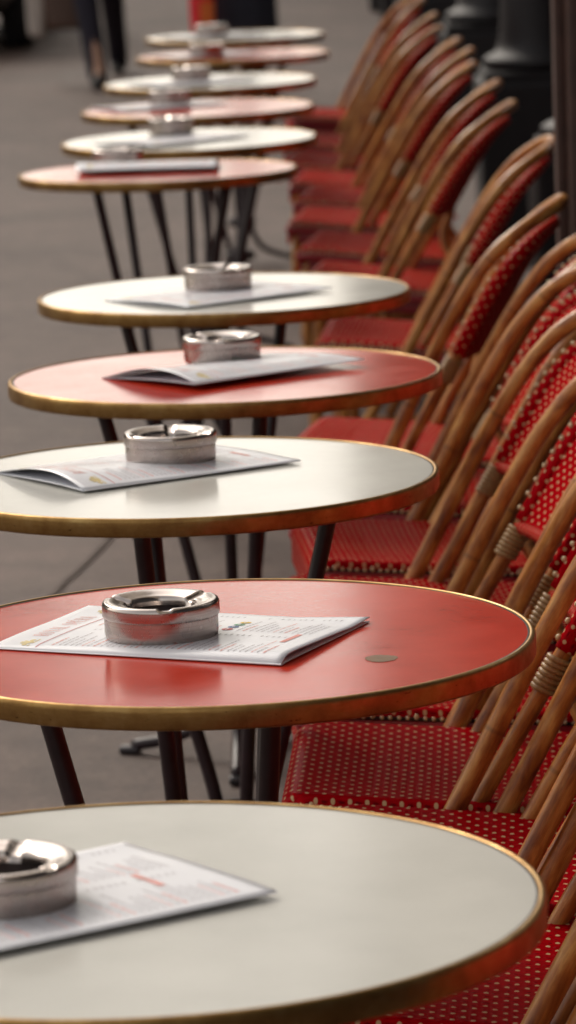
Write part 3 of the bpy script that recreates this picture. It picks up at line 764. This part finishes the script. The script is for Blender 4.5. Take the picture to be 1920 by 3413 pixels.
# ------------------------------------------------------------------ cafe front and building on the right
DARKP = plain('dark_shopfront_paint', (0.022, 0.013, 0.017), 0.34, 0, 8, 0.25, bumpd=0.001)
BROWNP = plain('dark_brown_wood', (0.055, 0.026, 0.020), 0.38, 0, 14, 0.3, bumpd=0.001)
STONE = plain('pale_limestone', (0.40, 0.36, 0.30), 0.85, 0, 5, 0.15)
SLATE = plain('grey_zinc', (0.16, 0.17, 0.19), 0.5, 0.3, 6, 0.1)
def glass_mat():
    m, nt, b = newmat('dark_window_glass'); setv(b, Base_Color=(0.02, 0.02, 0.025), Roughness=0.05); b.inputs['IOR'].default_value = 1.5; return m
GLASS = glass_mat()
COLROUGH = plain('glossy_black_iron', (0.008, 0.005, 0.007), 0.6, 0, 20, 0.2)
FX = 0.98
def facade(name, x, y0, y1, side, hgt, label, shop=True, bay=2.6, depth=9.0):
    """building whose street face is the plane x, facing side (-1: towards -X)"""
    root = empty(name, (x, (y0 + y1) / 2, 0)); L = y1 - y0; d = -side
    g = lambda X, Y, Z: (d * X, Y, Z)
    bm = bmesh.new(); zb = 3.9 if shop else 0
    # wall with real window openings: piers and spandrels butted together
    nb = int(L / bay); fl = int((hgt - zb) / 3.1)
    bw = L / nb; ww = 1.15; wh = 2.0
    for k in range(nb + 1):
        yy = -L / 2 + k * bw; pw = bw - ww
        a = max(yy - pw / 2, -L / 2); b_ = min(yy + pw / 2, L / 2)
        box(bm, g(0.25, (a + b_) / 2, (zb + hgt) / 2), (0.5, b_ - a, hgt - zb))
    for k in range(nb):
        yc = -L / 2 + (k + .5) * bw; z = zb
        for q in range(fl):
            zs = zb + q * 3.1 + 0.6; box(bm, g(0.25, yc, (z + zs) / 2), (0.5, ww, zs - z)); z = zs + wh
        box(bm, g(0.25, yc, (z + hgt) / 2), (0.5, ww, hgt - z))
    box(bm, g(0.5 + depth / 2, 0, hgt / 2), (depth, L, hgt))
    obj('wall', bm, STONE, root, smooth=False)
    bm = bmesh.new(); box(bm, g(-0.17, 0, hgt + 0.15), (0.9, L + 0.2, 0.3)); box(bm, g(-0.12, 0, zb + 0.12), (0.24, L, 0.24)); obj('cornice', bm, STONE, root, smooth=False)
    bm = bmesh.new(); R0 = [(-0.1, 0.3), (0.9, 2.6), (3.5, 3.4), (depth, 3.4), (depth, 0.3)]
    f0 = [bm.verts.new(g(a, -L / 2, hgt + b_)) for a, b_ in R0]; f1 = [bm.verts.new(g(a, L / 2, hgt + b_)) for a, b_ in R0]
    bm.faces.new(f0); bm.faces.new(f1)
    for k in range(5): bm.faces.new((f0[k], f0[(k + 1) % 5], f1[(k + 1) % 5], f1[k]))
    bmesh.ops.recalc_face_normals(bm, faces=bm.faces); obj('roof', bm, SLATE, root, smooth=False)
    wp = None; cnt = 0
    for k in range(nb):
        yc = -L / 2 + (k + .5) * bw
        for q in range(fl):
            if cnt >= 90: break
            zc = zb + q * 3.1 + 0.6 + wh / 2
            if wp is None:
                bm = bmesh.new()
                for s_ in (-1, 1): box(bm, g(0.36, s_ * (ww / 2 - 0.04), 0), (0.07, 0.08, wh)); box(bm, g(0.36, 0, s_ * (wh / 2 - 0.04)), (0.068, ww - 0.16, 0.08))
                box(bm, g(0.36, 0, 0), (0.066, 0.06, wh - 0.16)); box(bm, g(0.34, 0, 0.4), (0.05, ww - 0.16, 0.04))
                wp = obj('window', bm, plain('pale_window_paint', (0.5, 0.48, 0.45), 0.5), root, smooth=False)
                bm = bmesh.new(); box(bm, g(0.38, 0, 0), (0.012, ww - 0.1, wh - 0.1)); obj('pane', bm, GLASS, wp, smooth=False)
                bm = bmesh.new(); box(bm, g(0.02, 0, -wh / 2 + 0.43), (0.03, ww, 0.04))
                for r_ in range(11): box(bm, g(0.02, -ww / 2 + 0.06 + r_ * (ww - .12) / 10, -wh / 2 + 0.21), (0.018, 0.018, 0.42))
                obj('railing', bm, IRON, wp, smooth=False); w_ = wp
            else: w_ = copy_tree(wp, root)
            w_.location = (0, yc, zc); cnt += 1
    if shop:
        bm = bmesh.new()
        box(bm, g(0.12, 0, 3.45), (0.24, L, 0.9), bev=0.03); box(bm, g(0.30, 0, 0.30), (0.30, L, 0.60), bev=0.02)
        obj('shopfront_frame', bm, DARKP, root, smooth=False)
        bm = bmesh.new(); box(bm, g(0.42, 0, 1.8), (0.02, L, 2.4)); obj('shop_glass', bm, GLASS, root, smooth=False)
        pc = None; ys = [yy for yy in [-L / 2 + 0.6 + 3.1 * k for k in range(40)] if yy < L / 2 - .3]
        for yy in ys:
            if pc is None:
                bm = bmesh.new(); box(bm, g(0.0, 0, 0.27), (0.46, 0.46, 0.54), bev=0.02); box(bm, g(0.0, 0, 0.555), (0.42, 0.42, 0.03), bev=0.008)
                pc = obj('column', bm, COLROUGH, root, smooth=False)
                bm = bmesh.new(); lathe(bm, [(0.17, 0.57), (0.195, 0.575), (0.205, 0.592), (0.200, 0.612), (0.18, 0.622), (0.160, 0.63), (0.150, 0.66), (0.142, 0.70), (0.138, 0.79), (0.13, 0.9), (0.125, 2.7), (0.15, 2.74), (0.16, 2.80), (0.14, 2.86), (0.19, 2.94), (0.19, 3.0)], 40, c=g(0, 0, 0))
                obj('shaft', bm, COLROUGH, pc); c_ = pc
            else: c_ = copy_tree(pc, root)
            c_.location = (-0.03 * d, yy, 0)
    tag(root, label, 'building'); return root
facade('cafe_building', FX, 8.05, 62.0, -1, 17.5, 'dark painted cafe front with black columns behind the chairs on the right', True)
# near part of the cafe front, behind the nearest chairs
facade('cafe_building', FX + 0.25, -9.0, 7.4, -1, 17.5, 'near part of the dark cafe front, seen between the hoops of nearby chairs', True)
# dark brown door post standing between the 8th chair and the gap in the row
root = empty('door_post', (0.915, 7.72, 0))
bm = bmesh.new(); box(bm, (0.02, 0, 1.6), (0.66, 0.10, 3.2), bev=0.008); obj('post', bm, BROWNP, root, smooth=False)
bm = bmesh.new(); box(bm, (-0.345, 0.0, 1.6), (0.062, 0.13, 3.2), bev=0.012); box(bm, (-0.385, 0.02, 1.6), (0.022, 0.07, 3.2), bev=0.006); obj('edge_moulding', bm, BROWNP, root, smooth=False)
bm = bmesh.new()
for zc, hh in ((0.55, 0.9), (1.75, 1.2)):
    for s_ in (-1, 1): box(bm, (0.02 + s_ * 0.23, -0.058, zc), (0.022, 0.020, hh), bev=0.004); box(bm, (0.02, -0.058, zc + s_ * (hh / 2 - .011)), (0.436, 0.0202, 0.022), bev=0.004)
obj('panel_moulding', bm, BROWNP, root, smooth=False)
tag(root, 'tall dark brown panelled door post on the right edge beside the chairs', 'door post')
# unseen trees added so their crowns dim the sky mirrored in near table tops
BARK = plain('plane_tree_bark', (0.16, 0.13, 0.10), 0.9, 0, 6, 0.4, bumpd=0.02)
def leaf_mat():
    m, nt, b = newmat('plane_tree_leaves'); oi = geopos(nt); f = noise(nt, oi, 0.9, 4)
    nt.links.new(ramp(nt, f, [(0.3, (0.035, 0.060, 0.018)), (0.7, (0.085, 0.115, 0.035))]), b.inputs['Base Color']); setv(b, Roughness=0.55); return m
LEAF = leaf_mat()
def tree(loc, hgt, rad, z0, label, seed):
    rd = random.Random(seed); root = empty('sky_screen_tree', loc)
    bm = bmesh.new(); tube(bm, catmull([(0, 0, 0), (0.06, 0.02, 2.0), (0.0, 0.08, 4.5), (0.15, 0.0, z0 + 2), (0.2, 0.1, hgt * 0.8)], 6), lambda t: 0.30 - 0.20 * t, 14)
    tips = []
    for k in range(11):
        a = k * 2.4 + rd.uniform(-.3, .3); zb = z0 - 1.2 + k * (hgt - z0) * 0.07; L = rad * rd.uniform(0.6, 0.9)
        P = [(0.08, 0.04, zb), (math.cos(a) * L * .4, math.sin(a) * L * .4, zb + 1.5), (math.cos(a) * L, math.sin(a) * L, zb + rd.uniform(2.2, 4.2))]
        tube(bm, catmull(P, 5), lambda t: 0.12 - 0.09 * t, 8); tips += [Vector(P[1]), Vector(P[2])]
    obj('trunk', bm, BARK, root)
    bm = bmesh.new(); cz = (z0 + hgt) / 2; clumps = []
    for k in range(46):
        while True:
            p = Vector((rd.uniform(-1, 1), rd.uniform(-1, 1), rd.uniform(-1, 1)))
            if 0.25 < p.length < 1: break
        clumps.append((Vector((p.x * rad, p.y * rad, cz + p.z * (hgt - z0) / 2)), rd.uniform(0.7, 1.5)))
    for c, r in clumps:
        for q in range(150):
            d = Vector((rd.gauss(0, 1), rd.gauss(0, 1), rd.gauss(0, 0.8))) * r * 0.55; p = c + d; s_ = rd.uniform(0.09, 0.17)
            ax = Vector((rd.uniform(-1, 1), rd.uniform(-1, 1), rd.uniform(-.4, .4))).normalized(); bx = ax.cross(Vector((rd.uniform(-1, 1), rd.uniform(-1, 1), 1))).normalized()
            bm.faces.new([bm.verts.new(p + v) for v in (ax * s_, bx * s_ * .7, -ax * s_, -bx * s_ * .7)])
    obj('crown', bm, LEAF, root, smooth=False); tag(root, label, 'tree', 'added unseen trees that dim the mirrored sky')
tree((-3.9, 46.0, 0), 19.5, 5.4, 8.3, 'nearer unseen plane tree, added to dim the sky mirrored in the tables', 3)
tree((-5.2, 60.0, 0), 22.0, 5.6, 10.5, 'farther unseen plane tree, added to dim the sky mirrored in the tables', 8)
facade('stone_building', -17.0, 22, 150, 1, 17, 'pale stone apartment building on the far side of the street', False)

# ------------------------------------------------------------------ people on the pavement
NAVY = plain('dark_navy_cloth', (0.012, 0.009, 0.020), 0.85, 0, 60, 0.3)
NAVY2 = plain('charcoal_blue_cloth', (0.030, 0.030, 0.045), 0.85, 0, 60, 0.3)
SHOE = plain('black_leather', (0.012, 0.010, 0.011), 0.4)
SKIN = plain('skin', (0.50, 0.29, 0.20), 0.55); HAIR = plain('dark_hair', (0.03, 0.02, 0.015), 0.6)
def skin(name, verts, edges, radii, mat, parent=None, root_i=0, sub=2):
    me = bpy.data.meshes.new(name); me.from_pydata([Vector(v) for v in verts], edges, []); me.update()
    o = bpy.data.objects.new(name, me); COL.objects.link(o); me.materials.append(mat)
    if parent: o.parent = parent
    m = o.modifiers.new('skin', 'SKIN'); m.use_smooth_shade = True
    for i, r in enumerate(radii):
        sv = me.skin_vertices[0].data[i]; sv.radius = (r, r) if isinstance(r, (int, float)) else r; sv.use_root = (i == root_i)
    s = o.modifiers.new('sub', 'SUBSURF'); s.levels = sub; s.render_levels = sub
    return o
def person(loc, rz, footL, footR, armL, armR, cloth, label, skirt=False, hair_long=False):
    """feet given as (x, y) offsets; the person faces local +Y"""
    root = empty('person', loc, rz)
    hip, chest = 0.93, 1.32
    def leg(s, f): kx = (s * 0.09 + f[0]) / 2; ky = f[1] * 0.45 + 0.05; return [(s * 0.095, 0, 0.88), (kx, ky, 0.50), (f[0], f[1], 0.09), (f[0], f[1] + 0.13, 0.035)]
    def hand_chain(base, w, d, n, V, E, Rr):
        # palm, four fingers and a thumb
        w = Vector(w); palm = w + Vector((0, 0.0, -0.075)); i0 = len(V); V.append(tuple(palm)); E.append((base, i0)); Rr.append((0.020, 0.034))
        for q in range(4):
            b_ = palm + Vector((0, (q - 1.5) * 0.018, -0.028)); t1 = b_ + Vector((-n * 0.006, 0, -0.030)); t2 = t1 + Vector((-n * 0.014, 0, -0.024 + 0.006 * abs(q - 1.2)))
            j = len(V); V += [tuple(b_), tuple(t1), tuple(t2)]; E += [(i0, j), (j, j + 1), (j + 1, j + 2)]; Rr += [0.0095, 0.0088, 0.0075]
        j = len(V); V += [tuple(palm + Vector((0, 0.036, 0.020))), tuple(palm + Vector((0, 0.052, -0.012)))]; E += [(i0, j), (j, j + 1)]; Rr += [0.011, 0.009]
    V = [(0, 0, hip), (0, 0, 1.10), (0, 0, chest), (0, -0.01, 1.47), (0, 0.0, 1.56), (0, 0.01, 1.66), (0, 0.0, 1.735)]
    E = [(0, 1), (1, 2), (2, 3), (3, 4), (4, 5), (5, 6)]; Rr = [(0.15, 0.11), (0.135, 0.10), (0.165, 0.11), 0.055, (0.068, 0.080), (0.078, 0.095), (0.060, 0.075)]
    for s, f in ((-1, footL), (1, footR)):
        L = leg(s, f); j = len(V); V += L; E += [(0, j), (j, j + 1), (j + 1, j + 2), (j + 2, j + 3)]; Rr += [0.085, 0.056, 0.032, 0.020]
    for s, wr in ((-1, armL), (1, armR)):
        j = len(V); el = ((s * 0.20 + wr[0]) / 2 + s * 0.03, (wr[1]) / 2 - 0.05, (1.42 + wr[2]) / 2 - 0.01)
        V += [(s * 0.175, 0, 1.41), el, tuple(wr)]; E += [(2, j), (j, j + 1), (j + 1, j + 2)]; Rr += [0.052, 0.040, 0.026]
        hand_chain(j + 2, wr, None, s, V, E, Rr)
    skin('body', V, E, Rr, SKIN, root)
    # face: nose, ears, eyes, mouth
    bm = bmesh.new(); tube(bm, [(0, 0.095, 1.665), (0, 0.112, 1.640), (0, 0.104, 1.628)], lambda t: 0.007 + 0.006 * t, 8); obj('nose', bm, SKIN, root)
    for s in (-1, 1):
        bm = bmesh.new(); g = bmesh.ops.create_uvsphere(bm, u_segments=10, v_segments=8, radius=0.010); bmesh.ops.translate(bm, vec=(s * 0.030, 0.088, 1.665), verts=g['verts']); obj('eye', bm, SHOE, root)
        bm = bmesh.new(); g = bmesh.ops.create_uvsphere(bm, u_segments=10, v_segments=8, radius=1); bmesh.ops.transform(bm, matrix=Matrix.Translation((s * 0.080, 0, 1.655)) @ Matrix.Diagonal((0.010, 0.018, 0.030, 1)), verts=g['verts']); obj('ear', bm, SKIN, root)
    bm = bmesh.new(); box(bm, (0, 0.092, 1.603), (0.045, 0.012, 0.010), bev=0.003); obj('mouth', bm, plain('lips', (0.4, 0.12, 0.1), 0.5), root)
    bm = bmesh.new(); g = bmesh.ops.create_uvsphere(bm, u_segments=20, v_segments=14, radius=1)
    bmesh.ops.transform(bm, matrix=Matrix.Translation((0, -0.022, 1.69)) @ Matrix.Diagonal((0.090, 0.100, 0.100, 1)), verts=g['verts'])
    if hair_long: g = bmesh.ops.create_uvsphere(bm, u_segments=20, v_segments=14, radius=1); bmesh.ops.transform(bm, matrix=Matrix.Translation((0, -0.055, 1.57)) @ Matrix.Diagonal((0.085, 0.055, 0.16, 1)), verts=g['verts'])
    obj('hair', bm, HAIR, root)
    # trousers
    V = [(0, 0, 0.98)]; E = []; Rr = [(0.165, 0.125)]
    for s, f in ((-1, footL), (1, footR)):
        L = leg(s, f)[:3]; L[2] = (L[2][0], L[2][1], 0.025); j = len(V)
        mid = tuple((Vector(L[1]) + Vector(L[2])) / 2)
        V += [L[0], L[1], mid, L[2]]; E += [(0, j), (j, j + 1), (j + 1, j + 2), (j + 2, j + 3)]; Rr += [0.100, 0.078, 0.066, 0.060]
    skin('trousers', V, E, Rr, cloth, root)
    # jacket with sleeves
    V = [(0, 0, 0.86), (0, 0, 1.10), (0, 0, 1.33), (0, 0, 1.45)]; E = [(0, 1), (1, 2), (2, 3)]; Rr = [(0.19, 0.145), (0.165, 0.13), (0.19, 0.135), (0.08, 0.075)]
    for s, wr in ((-1, armL), (1, armR)):
        j = len(V); el = ((s * 0.20 + wr[0]) / 2 + s * 0.03, (wr[1]) / 2 - 0.05, (1.42 + wr[2]) / 2 - 0.01)
        V += [(s * 0.18, 0, 1.41), el, (wr[0], wr[1], wr[2] + 0.02)]; E += [(2, j), (j, j + 1), (j + 1, j + 2)]; Rr += [0.070, 0.056, 0.044]
    skin('jacket', V, E, Rr, cloth, root)
    if skirt:
        bm = bmesh.new(); lathe(bm, [(0.165, 1.02), (0.19, 0.85), (0.20, 0.6), (0.205, 0.40), (0.21, 0.20), (0.20, 0.20), (0.19, 0.5), (0.155, 1.0)], 40)
        for v in bm.verts: v.co.y *= 0.78; v.co.x *= 1 + 0.04 * math.sin(9 * math.atan2(v.co.y, v.co.x))
        obj('long_coat', bm, cloth, root)
    for s, f in ((-1, footL), (1, footR)):
        bm = bmesh.new(); tube(bm, catmull([(f[0], f[1] - 0.075, 0.050), (f[0], f[1] - 0.02, 0.060), (f[0], f[1] + 0.06, 0.052), (f[0], f[1] + 0.15, 0.040), (f[0], f[1] + 0.195, 0.034)], 4), lambda t: 0.045 - 0.016 * t if t < 0.97 else 0.018, 14)
        for v in bm.verts: v.co.z = max(v.co.z, 0.002)
        obj('shoe', bm, SHOE, root)
    tag(root, label, 'person'); return root
person((-1.00, 23.6, 0), R(178), (-0.09, -0.70), (-0.07, 0.62), (-0.27, 0.02, 0.86), (0.30, -0.02, 0.82), NAVY, 'person in dark trousers walking on the road at the top left with a brown bag')
p2 = person((-0.165, 21.5, 0), R(170), (-0.08, 0.0), (0.09, 0.05), (-0.26, 0.05, 0.85), (0.27, 0.0, 0.82), NAVY2, 'person in a long charcoal blue coat standing behind the far tables with a red bag', skirt=True, hair_long=True)
# bags
def bag(name, loc, s, mat, label, rz=0, extras=None, hmat=None):
    root = empty(name, loc, rz)
    bm = bmesh.new(); n = 10
    rings = []
    for i in range(n + 1):
        t = i / n; w = s[0] * (0.46 + 0.06 * math.sin(PI * t)) ; dd = s[1] * (0.5 - 0.2 * t)
        if i == 0: w *= 0.9
        rings.append([bm.verts.new((w * math.copysign(abs(math.cos(a)) ** 0.5, math.cos(a)), dd * math.copysign(abs(math.sin(a)) ** 0.6, math.sin(a)), s[2] * t)) for a in [2 * PI * k / 28 for k in range(28)]])
    for i in range(n):
        for k in range(28): bm.faces.new((rings[i][k], rings[i][(k + 1) % 28], rings[i + 1][(k + 1) % 28], rings[i + 1][k]))
    bm.faces.new(list(reversed(rings[0]))); bm.faces.new(rings[-1])
    obj('bag_body', bm, mat, root)
    for sy in (-1, 1):
        bm = bmesh.new(); tube(bm, catmull([(-s[0] * 0.25, sy * s[1] * 0.2, s[2] * 0.95), (-s[0] * 0.2, sy * s[1] * 0.15, s[2] * 1.35), (0, sy * 0.01, s[2] * 1.5), (s[0] * 0.2, sy * s[1] * 0.15, s[2] * 1.35), (s[0] * 0.25, sy * s[1] * 0.2, s[2] * 0.95)], 6), 0.007, 8); obj('handle', bm, hmat or mat, root)
    if extras: extras(root)
    tag(root, label, 'bag'); return root
BROWN = plain('brown_leather', (0.085, 0.040, 0.025), 0.5); PALE = plain('pale_canvas', (0.50, 0.44, 0.40), 0.8)
bag('handbag', (-1.155, 23.55, 0.305), (0.24, 0.14, 0.33), BROWN, 'brown bag hanging beside the walking person in dark trousers')
bag('tote_bag', (-1.315, 23.55, 0.27), (0.10, 0.12, 0.40), PALE, 'narrow pale bag held behind the brown one at the top left')
REDBAG = plain('red_shopping_bag', (0.85, 0.006, 0.020), 0.45)
def ex(root):
    bm = bmesh.new(); box(bm, (0.024, -0.090, 0.10), (0.070, 0.010, 0.18), bev=0.002); obj('orange_print', bm, plain('orange_print', (0.80, 0.16, 0.02), 0.5), root, smooth=False)
    bm = bmesh.new(); box(bm, (0.02, -0.093, 0.025), (0.105, 0.010, 0.044), bev=0.002); obj('green_print', bm, plain('green_print', (0.10, 0.42, 0.06), 0.5), root, smooth=False)
bag('shopping_bag', (-0.345, 21.25, 0.355), (0.125, 0.16, 0.42), REDBAG, 'red shopping bag with an orange and green print beside the long blue coat', extras=ex)

# ------------------------------------------------------------------ parked car, top left
def car(loc, rz):
    root = empty('parked_car', loc, rz)          # rear faces local -Y
    PAINT = plain('dark_car_paint', (0.010, 0.009, 0.010), 0.25, 0, 10, 0.1, coat=1.0)
    RUB = plain('tyre_rubber', (0.012, 0.011, 0.012), 0.8)
    sec = [  # y, half width, z low, z belt, z roof, roof half width
     (-2.05, 0.66, 0.34, 0.66, 0.70, 0.50), (-2.00, 0.80, 0.24, 0.86, 0.98, 0.60), (-1.75, 0.85, 0.20, 0.93, 1.30, 0.58), (-1.2, 0.87, 0.18, 0.95, 1.45, 0.60), (-0.3, 0.88, 0.18, 0.95, 1.48, 0.62),
     (0.45, 0.88, 0.18, 0.93, 1.38, 0.60), (1.0, 0.87, 0.18, 0.90, 1.00, 0.62), (1.7, 0.84, 0.20, 0.80, 0.86, 0.60), (2.05, 0.74, 0.26, 0.62, 0.66, 0.55), (2.12, 0.60, 0.34, 0.52, 0.54, 0.45)]
    bm = bmesh.new(); rings = []
    for (y, w, zl, zb, zr, rw) in sec:
        h = [(0.0, zl), (w * 0.85, zl), (w * 0.97, zl + 0.10), (w, (zl + zb) / 2), (w * 0.985, zb), (rw + (w - rw) * 0.45, zb + (zr - zb) * 0.55), (rw, zr - 0.03 * (zr - zb > .2)), (rw * 0.6, zr + 0.01), (0, zr + 0.02)]
        full = h + [(-x, z) for x, z in reversed(h[1:-1])]
        rings.append([bm.verts.new((x, y, z)) for x, z in full])
    n = len(rings[0])
    for i in range(len(rings) - 1):
        for k in range(n): bm.faces.new((rings[i][k], rings[i][(k + 1) % n], rings[i + 1][(k + 1) % n], rings[i + 1][k]))
    bm.faces.new(rings[0]); bm.faces.new(list(reversed(rings[-1]))); bmesh.ops.recalc_face_normals(bm, faces=bm.faces)
    b = obj('body', bm, PAINT, root); m = b.modifiers.new('sub', 'SUBSURF'); m.levels = 2; m.render_levels = 2
    bm = bmesh.new(); box(bm, (0, -2.03, 0.40), (1.50, 0.14, 0.20), bev=0.05); obj('bumper', bm, PAINT, root)
    for sx in (-1, 1):
        bm = bmesh.new(); box(bm, (sx * 0.62, -1.99, 0.80), (0.24, 0.08, 0.14), bev=0.03); obj('tail_light', bm, plain('red_lens', (0.35, 0.01, 0.01), 0.15), root)
        bm = bmesh.new(); box(bm, (sx * 0.52, 2.06, 0.58), (0.28, 0.08, 0.12), bev=0.03); obj('headlight', bm, plain('clear_lens', (0.5, 0.5, 0.5), 0.1), root)
        bm = bmesh.new()
        V = [bm.verts.new(p) for p in ((sx * 0.862, -1.45, 0.98), (sx * 0.868, 0.75, 0.96), (sx * 0.70, 0.30, 1.34), (sx * 0.68, -1.15, 1.37))]
        bm.faces.new(V); ext = bmesh.ops.extrude_face_region(bm, geom=bm.faces[:]); bmesh.ops.translate(bm, vec=(sx * 0.015, 0, 0.006), verts=[v for v in ext['geom'] if isinstance(v, bmesh.types.BMVert)]); obj('side_window', bm, GLASS, root, smooth=False)
        for yy in (-1.30, 1.30):
            bm = bmesh.new(); lathe(bm, [(0.20, -0.10), (0.30, -0.10), (0.325, -0.07), (0.325, 0.07), (0.30, 0.10), (0.20, 0.10), (0.20, -0.10)], 40)
            bmesh.ops.rotate(bm, cent=(0, 0, 0), matrix=Matrix.Rotation(PI / 2, 3, 'Y'), verts=bm.verts); bmesh.ops.translate(bm, vec=(sx * 0.80, yy, 0.325), verts=bm.verts); wh = obj('wheel', bm, RUB, root)
            bm = bmesh.new(); lathe(bm, [(0, 0.03), (0.06, 0.035), (0.10, 0.01), (0.17, 0.03), (0.20, 0.06), (0.205, 0.0), (0, -0.02)], 30)
            bmesh.ops.rotate(bm, cent=(0, 0, 0), matrix=Matrix.Rotation(sx * PI / 2, 3, 'Y'), verts=bm.verts); bmesh.ops.translate(bm, vec=(sx * 0.84, yy, 0.325), verts=bm.verts); obj('rim', bm, IRON2, wh)
    bm = bmesh.new(); box(bm, (0, -1.93, 1.12), (1.05, 0.02, 0.28), Matrix.Rotation(R(-38), 3, 'X'), 0.01); obj('rear_window', bm, GLASS, root, smooth=False)
    tag(root, 'dark parked car at the top left corner, only the lower rear corner in view', 'car'); return root
car((-2.44, 28.6, 0.0), R(0))
